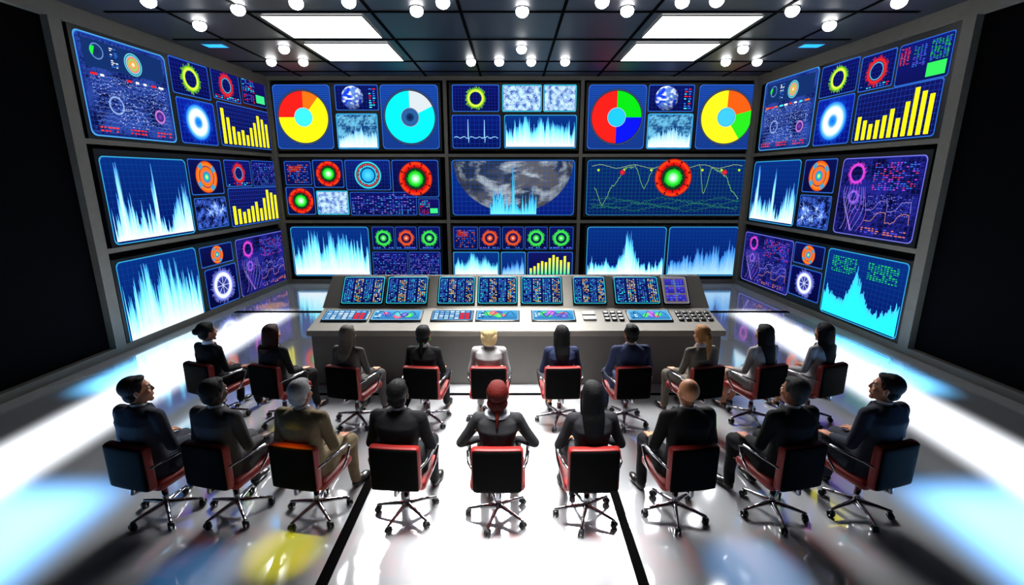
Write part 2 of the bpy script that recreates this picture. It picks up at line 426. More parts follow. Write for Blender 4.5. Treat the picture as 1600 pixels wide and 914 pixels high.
        v=[.92,.7,.48,.36,.42,.3,.52,.68,.9,.82,.7] if k=='bars' else [.55,.45,.35,.42,.5,.62,.4,.72,.98,.88,.8]
        p.bars(w*.05,h*.05,w*.92,h*.88,v,YE)
    elif k=='barsg':
        p.bg(C(8,10,60),C(14,20,90),LB); p.bars(w*.05,h*.06,w*.92,h*.85,[.3,.4,.55,.65,.6,.8,.95,.85,.7,.9,.6],YE,C(60,220,160))
    elif k=='radar': p.bg(C(6,10,50),C(10,16,80),LB); p.grid(m*.15,C(20,30,110)); radar(p,cx,cy,m*.46)
    elif k=='radarc':
        p.bg(C(6,10,60),C(10,30,110),LB); p.grid(m*.12,C(20,50,140)); p.disc(cx,cy,m*.46,[(0,C(80,210,255)),(.45,C(30,160,235)),(.5,BK),(.62,C(30,120,200)),(.66,BK),(.8,C(200,60,60)),(.84,BK),(.92,CY),(1,BK)]); p.spiky(cx,cy,m*.28,m*.31,CY,24,.2)
    elif k in('ro','ro2'):
        p.bg(C(6,10,50),C(10,16,80),LB); p.disc(cx,cy,m*.46,[(0,C(240,230,60)),(.15,C(40,200,160)),(.3,C(20,110,190)),(.42,OR),(.58,C(250,110,20)),(.66,C(60,40,90)),(.74,C(250,130,30)),(.92,C(240,90,20)),(1,C(90,30,40))])
        for a in range(22,360,90): p.sector(cx,cy,m*.3,m*.44,a,a+26,C(60,150,190))
        p.up()
    elif k in ('rg','rs','rr'):
        p.bg(C(8,12,55),C(12,18,90),LB,.012); c={'rg':C(60,220,80),'rs':C(220,80,40),'rr':C(220,60,50)}[k]; p.spiky(cx,cy,m*.24,m*.36,c,22,.25); p.disc(cx,cy,m*.15,[(0,mixc(c,WH,.6)),(.5,c),(1,mixc(c,BK,.7))]); p.dash(.03,.03,w-.06,h*.12,1,8,[LB,VI])
    elif k=='wring':
        p.bg(C(4,6,50),C(6,10,80),LB); p.spiky(cx,cy,m*.28,m*.42,C(130,140,245),60,.35); p.disc(cx,cy,m*.36,[(.0,C(90,100,170)),(.25,C(20,20,80)),(.6,C(60,70,170)),(.74,WH),(.86,WH),(1,C(120,130,240))])
        for a in range(0,180,45):
            d=(math.cos(math.radians(a))*m*.28,math.sin(math.radians(a))*m*.28); p.line((cx-d[0],cy-d[1]),(cx+d[0],cy+d[1]),.015,C(190,200,255))
        p.up()
    elif k=='text': p.bg(C(8,12,60),C(12,18,95),LB,.014); p.grid(m*.25,C(30,40,150)); p.dash(.04,.04,w-.08,h-.08,12,22,[C(80,80,210),C(60,90,220),C(140,110,210),C(60,150,220),C(30,50,150)],.55)
    elif k=='txtr': p.bg(C(10,10,60),C(18,16,95),LB,.014); p.dash(.04,h*.45,w*.5,h*.45,8,5,[RD,CY,LB],.7); p.rect(w*.55,h*.12,w*.92,h*.42,C(60,220,130)); p.up(); p.dash(w*.05,h*.08,w*.45,h*.3,6,5,[VI,RD],.7)
    elif k=='redp':
        p.bg(C(10,14,70),C(14,24,100),LB,.014); p.rect(w*.15,h*.55,w*.6,h*.8,C(140,30,35)); p.up(); p.dash(w*.1,h*.1,w*.8,h*.8,9,10,[C(200,90,60),LB,C(40,80,190)],.6)
    elif k=='grnp':
        p.bg(C(12,16,80),C(16,24,110),LB,.016); p.dash(w*.04,h*.5,w*.2,h*.42,10,3,[RD,C(230,80,80)],.9); p.dash(w*.3,h*.4,w*.25,h*.5,12,4,[VI,LB,C(20,150,90)],.8)
        p.dash(w*.62,h*.45,w*.34,h*.48,14,6,[C(30,170,80),GR,LB],.8); p.rect(w*.6,h*.08,w*.94,h*.4,C(50,225,90)); p.up()
    elif k=='moon':
        p.bg(C(6,24,110),C(8,44,130),C(50,130,210),.016)
        p.globe(cx,h-.03,h*.93,moonc,(0,-.1),180,360,sx=w*.485/(h*.93),nr=80,na=220,amb=.3); p.grid(h*.085,C(30,70,150),.006)
        p.spec(w*.31,.03,w*.38,h*.85,110,lambda t:.26+.12*math.sin(t*7+.5)+.3*noise.noise(Vector((t*26,3.3,2)))+(.65 if abs(t-.5)<.02 else 0),C(110,225,245),C(60,190,230),C(70,150,210),1,.6)
    elif k=='lines':
        p.bg(C(6,26,86),C(8,36,105),C(50,140,190),.016); p.grid(h*.07,C(14,90,100),.006)
        g=C(130,200,80)
        for sx in (0,1):
            pts=[(.05,.5),(.1,.2),(.17,.55),(.24,.85),(.3,.88),(.36,.5),(.42,.86)] if not sx else [(.7,.9),(.74,.4),(.78,.85),(.83,.8),(.87,.7),(.92,.45),(.97,.3)]
            q=[]
            for a,b_ in zip(pts,pts[1:]):
                for i in range(14): t=i/14; t2=t*t*(3-2*t); q.append((w*(a[0]+(b_[0]-a[0])*t),h*(a[1]+(b_[1]-a[1])*t2+.05*(rnd()-.5))))
            p.poly_line(q,.009,g)
        for i in range(4): p.poly_line([(w*(.03+.94*t/110),h*(.1+.05*i+.04*math.sin(t*.15+i*2)+.05*rnd())) for t in range(111)],.006,C(50,140,80))
        p.poly_line([(w*(.03+.94*t/80),h*(.88+.03*math.sin(t*.35)+.01*rnd())) for t in range(81)],.007,C(190,220,110))
        for x in (.07,.23,.4,.72,.84,.95): p.disc(w*x,h*.82,.035,[(0,YE),(1,C(100,180,40))])
        for x in (.22,.86): p.disc(w*x,h*.78,.07,[(0,C(240,40,60)),(1,C(150,20,40))])
        radar(p,w*.54,h*.68,h*.34)
    elif k=='cplx':
        p.bg(C(12,24,95),C(20,50,150),C(80,170,245),.026); p.noisef(.05,.05,w-.1,h-.1,60,60,4,C(8,14,64),C(40,66,150),2,.5); p.grid(m*.05,C(40,70,170),.004)
        p.rect(w*.06,h*.68,w*.94,h*.94,C(18,44,100)); p.up()
        p.disc(w*.58,h*.8,h*.12,[(0,C(240,250,200)),(.3,C(250,120,30)),(.45,C(60,220,120)),(.6,C(250,90,60)),(.78,C(60,200,220)),(.86,C(16,40,90)),(.93,C(120,230,230)),(1,C(20,60,110))])
        p.disc(w*.2,h*.84,h*.08,[(0,C(20,40,90)),(.8,C(20,50,100)),(.9,C(110,150,220)),(1,C(30,60,120))]); p.sector(w*.17,h*.84,h*.0,h*.045,70,250,GR); p.up(); p.dash(w*.33,h*.72,w*.09,h*.2,10,2,[WH,LB])
        for q in range(12): p.poly_line([(w*(.08+.85*t/60),h*(.1+.045*q+.03*rnd())) for t in range(61)],.003,mixc(C(90,130,225),WH,rnd()*.4))
        p.disc(w*.3,h*.33,m*.1,[(.7,C(20,40,110)),(.85,C(150,180,240)),(1,C(20,40,110))]); p.disc(w*.8,h*.28,m*.08,[(0,C(120,60,180)),(.6,C(30,30,100)),(.85,C(210,130,220)),(1,C(20,40,110))])
        p.dash(w*.08,h*.6,w*.85,h*.05,1,9,[CY,RD,WH,OR],.7)
        p.dash(w*.08,h*.34,w*.85,h*.26,18,34,[C(120,170,240),C(90,110,210),C(180,190,240),C(70,90,190)],.35); p.dash(w*.3,h*.12,w*.4,h*.2,12,18,[LB,C(180,190,240)],.4)
        for r in range(3): p.dash(w*(.08+.32*r),h*.05,w*.2,h*.07,2,5,[RD,C(240,60,40)],.95)
    elif k=='mag':
        p.bg(C(10,12,70),C(16,20,110),C(130,130,250),.018); p.noisef(.04,.04,w-.08,h-.08,50,50,4,C(6,8,46),C(30,34,130),7,.5); p.grid(m*.07,C(36,44,150),.004)
        p.spiky(w*.22,h*.8,m*.1,m*.14,C(220,70,220),36,.35); p.spiky(w*.22,h*.5,m*.06,m*.09,C(150,90,230),30,.4)
        for q in range(9): p.poly_line([(w*(.1+.035*q+.07*math.sin(t*.25+q*.7)*(1-t/24)),h*(.06+.03*t)) for t in range(20)],.006,mixc(MG,C(150,170,250),rnd()))
        p.dash(w*.45,h*.6,w*.5,h*.34,14,14,[C(200,50,90),MG,LB,VI,VI],.6); p.dash(w*.1,h*.3,w*.85,h*.25,14,34,[C(60,80,200),C(90,90,200),C(130,120,230)],.35); p.dash(w*.4,h*.06,w*.55,h*.08,3,12,[C(220,120,90),VI],.6)
        for yy,c in ((.2,C(240,160,120)),(.34,C(170,150,250))):
            p.poly_line([(w*(.42+.52*t/60),h*(yy+.12/(1+math.exp(-(t%30-14)*.6))+.015*rnd())) for t in range(61)],.006,c)
    elif k=='data':
        p.bg(C(8,14,60),C(12,24,90),CY,.01)
        for q in range(4):
            p.dash(w*(.05+.24*q),h*.06,w*.2,h*.88,18,4,[C(240,170,60),C(250,220,120),CY,C(60,110,220),WH,C(250,200,90),LB] if q%2 else [LB,C(60,110,220),CY,C(90,140,240)],.85)
    elif k=='data2':
        p.bg(C(90,84,80),C(100,94,90),C(150,150,170),.012)
        for i in range(2):
            for j in range(3): p.rect(w*(.1+.44*i),h*(.08+.3*j),w*(.46+.44*i),h*(.32+.3*j),C(30,30,140),C(60,50,170))
        p.up(); p.dash(w*.12,h*.1,w*.75,h*.8,9,6,[VI,LB],.5)
    elif k=='tab':
        p.bg(C(40,110,170),C(80,170,220),C(150,210,240),.02); 
        for q in range(9): 
            c=random.choice([MG,C(230,60,110),GR,C(60,60,190),C(40,190,200),C(230,90,80)]); p.disc(w*(.25+.5*rnd()),h*(.3+.4*rnd()),h*(.12+.14*rnd()),[(0,mixc(c,WH,.3)),(1,c)])
        p.poly_line([(w*(.1+.8*t/20),h*(.5+.3*math.sin(t*.8))) for t in range(21)],.012,C(40,40,120)); p.dash(w*.05,h*.08,w*.15,h*.8,5,2,[WH,NB])
    elif k=='pad':
        p.bg(C(30,70,120),C(40,90,150),C(120,190,230),.015)
        for i in range(7):
            for j in range(4):
                c=RD if (i>4 and j<3) else random.choice([C(170,210,230),C(120,170,210),C(200,220,235)])
                p.rect(w*(.05+.13*i),h*(.08+.22*j),w*(.15+.13*i),h*(.24+.22*j),c)
        p.up()
    return p
def place(pl,parent,org,r,kind,n):
    u0,v0,u1,v1=r; w=u1-u0; h=v1-v0
    me=paint(kind,w,h).mesh()
    return obj('screen',me,parent,Matrix.Translation((u0-org[0],v0-org[1],n)))
bezelm=mat('display_bezel',(10,10,13),.4,spec=.3)
def tile(pl,wins,label):
    R=[(pl.rect(r),k) for r,k in wins]
    u0=min(r[0] for r,k in R)-.06; v0=min(r[1] for r,k in R)-.05; u1=max(r[2] for r,k in R)+.06; v1=max(r[3] for r,k in R)+.05
    e=bpy.data.objects.new('video_wall_display',None); COL.objects.link(e); e.matrix_world=pl.mat(u0,v0,.001)
    e['label']=label; e['category']='video display'; e['group']='video wall displays'; e.empty_display_size=.1
    mb=MB(); mb.box(((u1-u0)/2,(v1-v0)/2,.03),(u1-u0,v1-v0,.06)); obj('bezel',mb.mesh('bezel',[bezelm],False),e)
    for r,k in R: place(pl,e,(u0,v0),r,k,.062)
tile(back,[((432,133,520,233),'pie1'),((525,133,592,173),'earth'),((528,178,592,233),'mount'),((597,133,686,233),'pie2')],'black-framed wall display showing yellow and cyan pie charts with earth')
tile(back,[((707,133,780,175),'ringg'),((785,133,846,175),'map'),((849,133,900,175),'map'),((707,180,782,232),'wave'),((788,180,900,232),'spec2')],'black-framed wall display with green ring, maps and cyan spectrum')
tile(back,[((918,133,1007,233),'pie3'),((1012,133,1083,175),'earth'),((1010,178,1080,233),'mount'),((1088,133,1178,233),'pie4')],'black-framed wall display showing red green and yellow pie charts')
tile(back,[((447,252,488,289),'redp'),((491,250,538,293),'radar'),((541,250,611,297),'radarc'),((614,250,686,308),'radar'),((450,292,494,335),'radar'),((497,298,546,335),'map'),((549,300,652,336),'text'),((655,310,687,336),'txtr')],'black-framed wall display filled with red and green radar rings')
tile(back,[((707,250,897,336),'moon')],'black-framed wall display showing half moon globe behind blue graph')
tile(back,[((916,250,1162,336),'lines')],'black-framed wall display with green line graphs and red radar ring')
tile(back,[((459,354,579,430),'spec2'),((583,354,617,389),'rg'),((619,354,652,389),'rs'),((655,354,688,389),'rg'),((584,393,638,430),'text'),((640,393,689,430),'text')],'black-framed wall display with wide cyan spectrum and small rings')
tile(back,[((709,354,747,389),'redp'),((749,354,782,389),'rs'),((785,354,818,389),'rs'),((820,354,855,389),'rg'),((858,354,895,389),'rg'),((709,393,780,430),'spec'),((783,393,821,430),'spec5'),((824,393,894,430),'barsg')],'black-framed wall display with row of small rings over bar graphs')
tile(back,[((916,354,1038,430),'spec4'),((1042,354,1149,430),'spec5')],'black-framed wall display with peaked cyan graph and blue spectrum')
tile(left,[([(108,47),(250,85),(272,222),(135,213)],'cplx'),([(257,88),(318,103),(325,154),(265,148)],'ringy'),([(323,104),(366,115),(373,160),(329,156)],'ringr'),([(370,117),(408,127),(413,168),(377,163)],'txtr'),([(270,153),(329,160),(336,228),(279,223)],'glow'),([(334,162),(415,172),(421,232),(342,230)],'bars')],'angled side wall display with yellow bar chart and glowing blue ring')
tile(left,[([(146,245),(285,248),(300,365),(175,382)],'spec3'),([(288,248),(341,250),(345,303),(294,305)],'ro'),([(345,250),(386,251),(390,291),(349,292)],'ringr'),([(388,251),(425,252),(430,290),(392,291)],'text'),([(298,310),(348,307),(353,353),(305,360)],'neu'),([(352,294),(432,291),(434,345),(357,353)],'bars2')],'angled side wall display with blue spectrum, orange ring and yellow bars')
tile(left,[([(173,408),(300,388),(318,505),(197,526)],'spec2'),([(305,387),(357,378),(361,410),(310,416)],'ro2'),([(315,419),(364,413),(371,467),(322,483)],'wring'),([(362,374),(438,361),(445,440),(374,462)],'mag')],'angled side wall display with bright cyan spectrum and white ring')
tile(right,[([(1200,128),(1285,106),(1270,230),(1190,235)],'cplx'),([(1290,104),(1350,90),(1342,145),(1285,152)],'ringy'),([(1353,89),(1408,75),(1400,136),(1346,143)],'ringr'),([(1412,73),(1502,45),(1487,122),(1404,133)],'grnp'),([(1283,155),(1340,148),(1332,222),(1275,230)],'glow'),([(1345,145),(1482,125),(1465,215),(1337,222)],'bars2')],'angled side wall display with tall yellow bars and green readouts')
tile(right,[([(1182,252),(1258,250),(1243,352),(1175,345)],'spec3'),([(1262,250),(1315,247),(1307,300),(1258,302)],'ro'),([(1256,306),(1305,304),(1298,360),(1248,353)],'neu'),([(1325,247),(1460,242),(1428,382),(1305,362)],'mag')],'angled side wall display with violet magenta diagram and orange ring')
tile(right,[([(1168,362),(1243,375),(1237,460),(1162,438)],'mag'),([(1247,377),(1295,387),(1290,418),(1243,412)],'ro2'),([(1240,417),(1290,422),(1283,472),(1236,460)],'wring'),([(1300,388),(1427,410),(1408,527),(1285,490)],'spec6')],'angled side wall display with turquoise area graph and white ring')
# ---------------------------------------------------------------- ceiling lights
diff=mat('light_diffuser',(255,255,255),.5,emis=(255,255,255),estr=5)
def lightpanel(x0,x1,y0,y1,m=diff,nm='ceiling_light_panel',lab='flush rectangular white ceiling light panel with thin metal frame',gp='ceiling light panels'):
    e=bpy.data.objects.new(nm,None); COL.objects.link(e); e.location=((x0+x1)/2,(y0+y1)/2,CZ-.014)
    e['label']=lab; e['category']='ceiling light'; e['group']=gp
    w,d=x1-x0,y1-y0; mb=MB(); mb.box((0,0,-.01),(w-.02,d-.02,.02)); obj('diffuser',mb.mesh('diffuser',[m],False),e)
    mb=MB(); t=.02
    mb.box((0,d/2,-.008),(w+t,t,.02)); mb.box((0,-d/2,-.008),(w+t,t,.02)); mb.box((w/2,0,-.008),(t,d-t,.02)); mb.box((-w/2,0,-.008),(t,d-t,.02))
    obj('frame',mb.mesh('frame',[grey],False),e)
for sx in (-1,1):
    for y0,y1 in ((8.38,9.6),(9.99,11.38)): 
        a,c=sorted((sx*2.38,sx*4.0)); lightpanel(a,c,y0,y1)
bluem=mat('blue_lamp_glass',(60,200,255),.4,emis=(20,150,230),estr=1.5)
for px in (336,1268):
    q=on_z(px,69,CZ); lightpanel(q.x-.2,q.x+.2,q.y-.13,q.y+.13,bluem,'accent_light','small blue flush accent lamp on the dark ceiling','blue accent lamps')
bulbm=mat('lamp_glass',(255,255,255),.4,emis=(255,255,255),estr=20)
pts=[(232,2),(312,40),(372,15),(444,77),(424,97),(474,97),(463,5),(651,17),(692,4),(736,97),(780,97),(816,18),(815,77),(830,97),(883,97),(941,3),(980,17),(1066,3),(1134,97),(1161,77),(1183,97),(1238,17),(1296,40),(1405,3),(545,3),(1120,1)]
b0=None
for px,py in pts:
    q=on_z(px,py,CZ-.05)
    if b0 is None:
        b0=bpy.data.objects.new('ceiling_spotlight',None); COL.objects.link(b0); b0['label']='round glowing white globe spotlight on ceiling'; b0['category']='ceiling light'; b0['group']='ceiling spotlights'
        mb=MB(); mb.ell((0,0,.0),(.1,.1,.085),None,24,16); obj('bulb',mb.mesh('bulb',[bulbm]),b0)
        mb=MB(); mb.cap((0,0,.042),(0,0,.049),.105,.105,24,False); obj('mount',mb.mesh('mount',[black]),b0)
        b0.location=q
        bpy.context.view_layer.update()
    else: copy_tree(b0,Matrix.Translation(q))
# ---------------------------------------------------------------- control console
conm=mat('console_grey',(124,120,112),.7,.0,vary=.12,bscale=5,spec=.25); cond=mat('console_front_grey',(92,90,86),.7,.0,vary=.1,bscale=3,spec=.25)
con=bpy.data.objects.new('control_console',None); COL.objects.link(con); con.location=(.06,6.4,0)
con['label']='long grey control console desk with sloped panel of screens'; con['category']='control desk'
def prof(name,pr,w0,w1,m):
    mb=MB(); n=len(pr); y0=min(p[0] for p in pr); y1=max(p[0] for p in pr)
    def ww(y): return (w0+(w1-w0)*(y-y0)/(y1-y0))/2
    vs=[(-ww(y),y,z) for y,z in pr]+[(ww(y),y,z) for y,z in pr]
    fs=[tuple(range(n)),tuple(reversed(range(n,2*n)))]+[(i,n+i,n+(i+1)%n,(i+1)%n) for i in range(n)]
    mb.add(vs,fs); me=mb.mesh(name,[m],False)
    bm=bmesh.new(); bm.from_mesh(me); bmesh.ops.recalc_face_normals(bm,faces=bm.faces); bmesh.ops.bevel(bm,geom=bm.edges[:],offset=.008,segments=2,affect='EDGES'); bm.to_mesh(me); bm.free()
    return obj(name,me,con)
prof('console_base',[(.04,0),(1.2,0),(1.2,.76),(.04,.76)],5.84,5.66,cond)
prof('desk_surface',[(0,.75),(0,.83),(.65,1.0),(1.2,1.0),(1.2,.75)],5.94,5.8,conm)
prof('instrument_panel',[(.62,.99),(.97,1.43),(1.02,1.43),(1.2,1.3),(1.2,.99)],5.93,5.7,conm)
cpl=Plane((.06,6.4+.62,.99),(1,0,0),(0,.35,.44)); dpl=Plane((.06,6.4,.83),(1,0,0),(0,.65,.17))
bpy.context.view_layer.update(); CI=con.matrix_world.inverted()
def cplace(pl,r,k,nm='monitor'):
    u0,v0,u1,v1=pl.rect(r); mb=MB(); mb.rbox(((u1-u0)/2,(v1-v0)/2,.006),(u1-u0+.04,v1-v0+.04,.02),.008,3)
    o=obj(nm,mb.mesh(nm,[bezelm]),con,CI@pl.mat(u0,v0,.004))
    obj('screen',paint(k,u1-u0,v1-v0).mesh(),o,Matrix.Translation((0,0,.018)))
for a,c in ((537,600),(606,668),(686,741),(748,807),(815,877),(896,945),(960,1028)): cplace(cpl,(a,434,c,475),'data')
cplace(cpl,(1035,434,1073,475),'data2')
for a,c,k in ((508,575,'pad'),(583,658,'tab'),(676,738,'pad'),(745,810,'tab'),(832,897,'tab'),(982,1046,'tab')): cplace(dpl,(a,487,c,502),k,'touch_panel' if k=='tab' else 'keypad')
keym=mat('console_key',(165,165,162),.4,vary=.2); keyd=mat('console_key_dark',(40,40,42),.4)
for a,c,nx,ny,mm in ((907,934,1,2,keym),(942,975,3,3,keyd),(1056,1112,5,3,keyd)):
    u0,v0,u1,v1=dpl.rect((a,487,c,502)); mb=MB()
    for i in range(nx):
        for j in range(ny): mb.rbox((u0+(u1-u0)*(i+.5)/nx,v0+(v1-v0)*(j+.5)/ny,.012),((u1-u0)/nx*.75,(v1-v0)/ny*.7,.025),.006,2)
    obj('button_cluster',mb.mesh('button_cluster',[mm]),con,CI@dpl.mat(0,0,.002))
# ---------------------------------------------------------------- office chair
maroon=mat('maroon_leather',(122,20,16),.5,bump=.15,bscale=90,vary=.2,spec=.3); blk=mat('black_leather',(2,2,2),.8,bump=.1,bscale=90,spec=.04); rub=mat('caster_black',(12,12,14),.35)
ch=bpy.data.objects.new('office_chair',None); COL.objects.link(ch)
ch['label']='maroon and black swivel office chair with chrome base'; ch['category']='chair'; ch['group']='office chairs'
mb=MB(); mb.rbox((0,.02,.425),(.47,.46,.085),.035); obj('seat',mb.mesh('seat',[maroon]),ch)
mb=MB(); mb.rbox((0,-.238,.622),(.425,.085,.40),.03,8,.2); bk=obj('backrest',mb.mesh('backrest',[maroon]),ch)
mb=MB(); mb.rbox((0,-.274,.622),(.4,.032,.38),.014,8,.2); obj('back_panel',mb.mesh('back_panel',[blk]),bk)
mb=MB(); mb.chain([(0,-.25,.46),(0,-.26,.38),(0,-.15,.36),(0,0,.37)],[.018]*4); obj('back_bracket',mb.mesh('back_bracket',[chrome]),ch)
mb=MB(); mb.cap((0,0,.12),(0,0,.39),.018,.018,16,False); mb.cap((0,0,.08),(0,0,.25),.028,.025,16,False); mb.box((0,0,.375),(.2,.2,.025)); obj('stem',mb.mesh('stem',[chrome]),ch)
for sx in (-1,1):
    mb=MB(); mb.chain([(sx*.21,-.23,.63),(sx*.24,-.18,.65),(sx*.262,-.02,.65),(sx*.262,.12,.64),(sx*.26,.17,.605),(sx*.25,.13,.5),(sx*.225,.06,.41),(sx*.15,.04,.385)],[.011]*8,10); obj('armrest',mb.mesh('armrest',[chrome]),ch)
mb=MB(); mb.chain([(0,.03,.11),(0,.17,.09),(0,.27,.07)],[.022,.016,.012]); lgm=mb.mesh('base_leg',[chrome])
mb=MB()
for q in (-.016,.016): mb.cap((q-.008,.0,.028),(q+.008,0,.028),.028,.028,18,False)
mb.cap((0,0,.03),(0,.0,.075),.008,.008); mb.rbox((0,-.005,.05),(.045,.045,.018),.008,3); csm=mb.mesh('caster',[rub])
for i in range(5):
    l=obj('base_leg',lgm,ch,Matrix.Rotation(2*math.pi*i/5+.3,4,'Z')); obj('caster',csm,l,Matrix.Translation((0,.27,0)))
bpy.context.view_layer.update()
# ---------------------------------------------------------------- people
def person(Mw,o):
    fem=o['sex']=='f'; W=.88 if fem else 1.0; s=o.get('s',.93 if fem else .97); legs=o.get('legs','t'); eo=o.get('elb',.015)
    skin=mat('skin_%d_%d_%d'%o['skin'],o['skin'],.55,vary=.12,bscale=15,spec=.3)
    suit=mat('fabric_%d_%d_%d'%o['suit'],o['suit'],.85,bump=.9,bscale=9,vary=.25,spec=.15)
    leg=o.get('legc',o['suit']); legm=mat('fabric_%d_%d_%d'%leg,leg,.85,bump=.9,bscale=9,vary=.25,spec=.15)
    e=bpy.data.objects.new('person',None); COL.objects.link(e); e.matrix_world=Mw@Matrix.Scale(s,4)
    e['label']=o['label']; e['category']='person'; e['group']='seated audience'
    Mh=Matrix.Translation((0,-.055,1.232))@Matrix.Rotation(-math.radians(o.get('hy',0)),4,'Z')@Matrix.Rotation(math.radians(o.get('hp',0)),4,'X')@Matrix.Scale(1.05,4)
    wa=.115 if fem else .135
    # body
    b=MB(); b.loft([(.47,-.06,.15,.12),(.56,-.06,.17,.135),(.66,-.08,wa+.01,.11),(.76,-.09,wa,.10),(.88,-.09,.15*W,.11),(.98,-.09,.17*W,.105),(1.05,-.085,.14*W,.08),(1.09,-.08,.08,.06)])
    b.cap((0,-.085,1.03),(0,-.06,1.18),.056 if not fem else .046,.05 if not fem else .043)
    J={}
    for sg in (-1,1):
        kx=.075 if legs=='s' else .15
        hip=(sg*.09,-.03,.56); kn=(sg*kx,.40,.535); an=(sg*(kx+.0),.42+.02*sg,.11)
        b.chain([hip,(sg*(.09+kx)/2,.2,.555),kn],[.09,.078,.058]); b.chain([kn,(sg*kx,.385,.38),(sg*kx,.40,.2),an],[.056,.056,.042,.034])
        b.chain([(sg*kx,.41+.02*sg,.05),(sg*(kx+.015),.52+.02*sg,.035),(sg*(kx+.02),.57+.02*sg,.03)],[.03,.028,.022])
        sh=Vector((sg*.175*W,-.085,1.03)); el=Vector((sg*(.252*W+.0+eo),-.06,.755+eo*.3)); wr=Vector((sg*.165,.2,.672))
        b.chain([sh,sh.lerp(el,.5),el],[.052,.046,.038]); b.chain([el,el.lerp(wr,.35),wr],[.038,.036,.026])
        d=Vector((-sg*.18,.95,-.12)).normalized(); lat=Vector((0,0,1)).cross(d).normalized()
        R=Matrix((lat,d,Vector((0,0,1)))).transposed()
        b.ell(wr+d*.05,(.042,.055,.017),R)
        for i,ln in enumerate((.062,.075,.08,.07) if sg>0 else (.07,.08,.075,.062)):
            rt=wr+d*.088+lat*(i-1.5)*-.024; md=rt+(d+lat*(i-1.5)*-.08)*ln*.55; tp=md+(d*.75+Vector((0,0,-.6))).normalized()*ln*.5
            b.chain([wr+d*.06+lat*(i-1.5)*-.02,rt,md,tp],[.01,.0095,.009,.0075],8)
        md=-lat*(1 if lat.x*sg>0 else -1)
        rt=wr+d*.025+md*.025; b.chain([rt,rt+(d*.5+md*.8)*.035,rt+(d*1.3+md*1.1)*.04+Vector((0,0,-.008))],[.013,.011,.008],8)
        J[sg]=(hip,kn,an,sh,el,wr,kx)
    b.M=Mh
    b.ell((0,-.018,.03),(.075,.095,.088)); b.ell((0,.028,-.035),(.058,.06,.074)); b.ell((0,.062,-.098),(.026,.022,.02))
    b.ell((0,.01,-.07),(.055,.06,.045))
    b.cap((0,.08,.022),(0,.098,-.02),.008,.012,10); b.ell((0,.066,.03),(.052,.018,.013))
    for sg in(-1,1): b.ell((sg*.077,-.008,-.008),(.011,.02,.032)); b.ell((sg*.035,.058,-.03),(.024,.024,.022)); b.ell((sg*.012,.092,-.024),(.008,.008,.007))
    b.ell((0,.084,-.053),(.022,.011,.006)); b.ell((0,.083,-.064),(.02,.011,.007))
    bo=obj('body',b.solid('body',skin,.0075,2),e)
    eyew=mat('eye_white',(200,196,190),.3); eyed=mat('eye_iris',(40,25,18),.2)
    for sg in (-1,1):
        m=MB(); m.M=Mh; m.ell((sg*.029,.0715,.008),(.0125,.0115,.007)); m.cm=1; m.ell((sg*.029,.079,.008),(.0055,.005,.0055)); obj('eye',m.mesh('eye',[eyew,eyed]),e)
    # jacket
    j=MB()
    if fem: pr=[(.465,-.06,.19,.155),(.53,-.065,.188,.15),(.62,-.08,.152,.128),(.70,-.09,.132,.115),(.84,-.095,.15,.12),(.95,-.095,.175,.122),(1.02,-.09,.172,.1),(1.06,-.088,.12,.082),(1.09,-.085,.072,.063)]
    else: pr=[(.465,-.06,.195,.16),(.56,-.065,.182,.15),(.68,-.08,.156,.128),(.76,-.09,.154,.123),(.88,-.095,.18,.13),(.98,-.095,.205,.13),(1.04,-.09,.2,.103),(1.08,-.088,.125,.08),(1.11,-.083,.075,.067)]
    j.loft(pr,32,.85)
    for sg in (-1,1):
        hip,kn,an,sh,el,wr,kx=J[sg]; we=el.lerp(wr,.9)
        k=.86 if fem else 1.0
        j.chain([Vector((sg*.08,-.085,1.055)),sh+Vector((sg*.015,0,.006))],[.045*k,.058*k]); j.chain([sh+Vector((sg*.015,0,.003)),sh.lerp(el,.5),el],[.064*k,.057*k,.05*k]); j.chain([el,el.lerp(wr,.4),we],[.05*k,.047*k,.036*k])
        if not fem: j.cap((sg*.12,.0,.5),(sg*.13,.12,.53),.1,.075)
    obj('jacket',j.solid('jacket',suit,.009,2),e)
    # collar
    cm=mat('shirt_%d_%d_%d'%o.get('shirt',(200,200,206)),o.get('shirt',(200,200,206)),.8)
    c=MB(); n=28
    big=o.get('bigcollar',0)
    def cring(z,rx,ry,cy,fr=0): return [(rx*math.cos(2*math.pi*q/n),cy+ry*math.sin(2*math.pi*q/n),z-fr*max(0,math.sin(2*math.pi*q/n))) for q in range(n)]
    R=[cring(1.08,.073,.068,-.078,.02),cring(1.128,.063,.06,-.07,.03),cring(1.135,.059,.056,-.07,.03),cring(1.09,.062,.058,-.076,.02)]
    if big: R=[cring(1.065,.115,.092,-.088,.0),cring(1.095,.105,.085,-.088,.0),cring(1.125,.07,.065,-.075,.02),cring(1.135,.062,.058,-.07,.02)]
    c.rings(R); obj('shirt_collar',c.mesh('shirt_collar',[cm]),e)
    c=MB(); yf=.042 if not fem else .032
    c.add([(-.045,yf-.035,1.09),(.045,yf-.035,1.09),(0,yf+.012,.83),(-.04,yf+.006,1.0),(.04,yf+.006,1.0)],[(0,3,4,1),(3,2,4)]); obj('shirt_front',c.mesh('shirt_front',[cm],False),e)
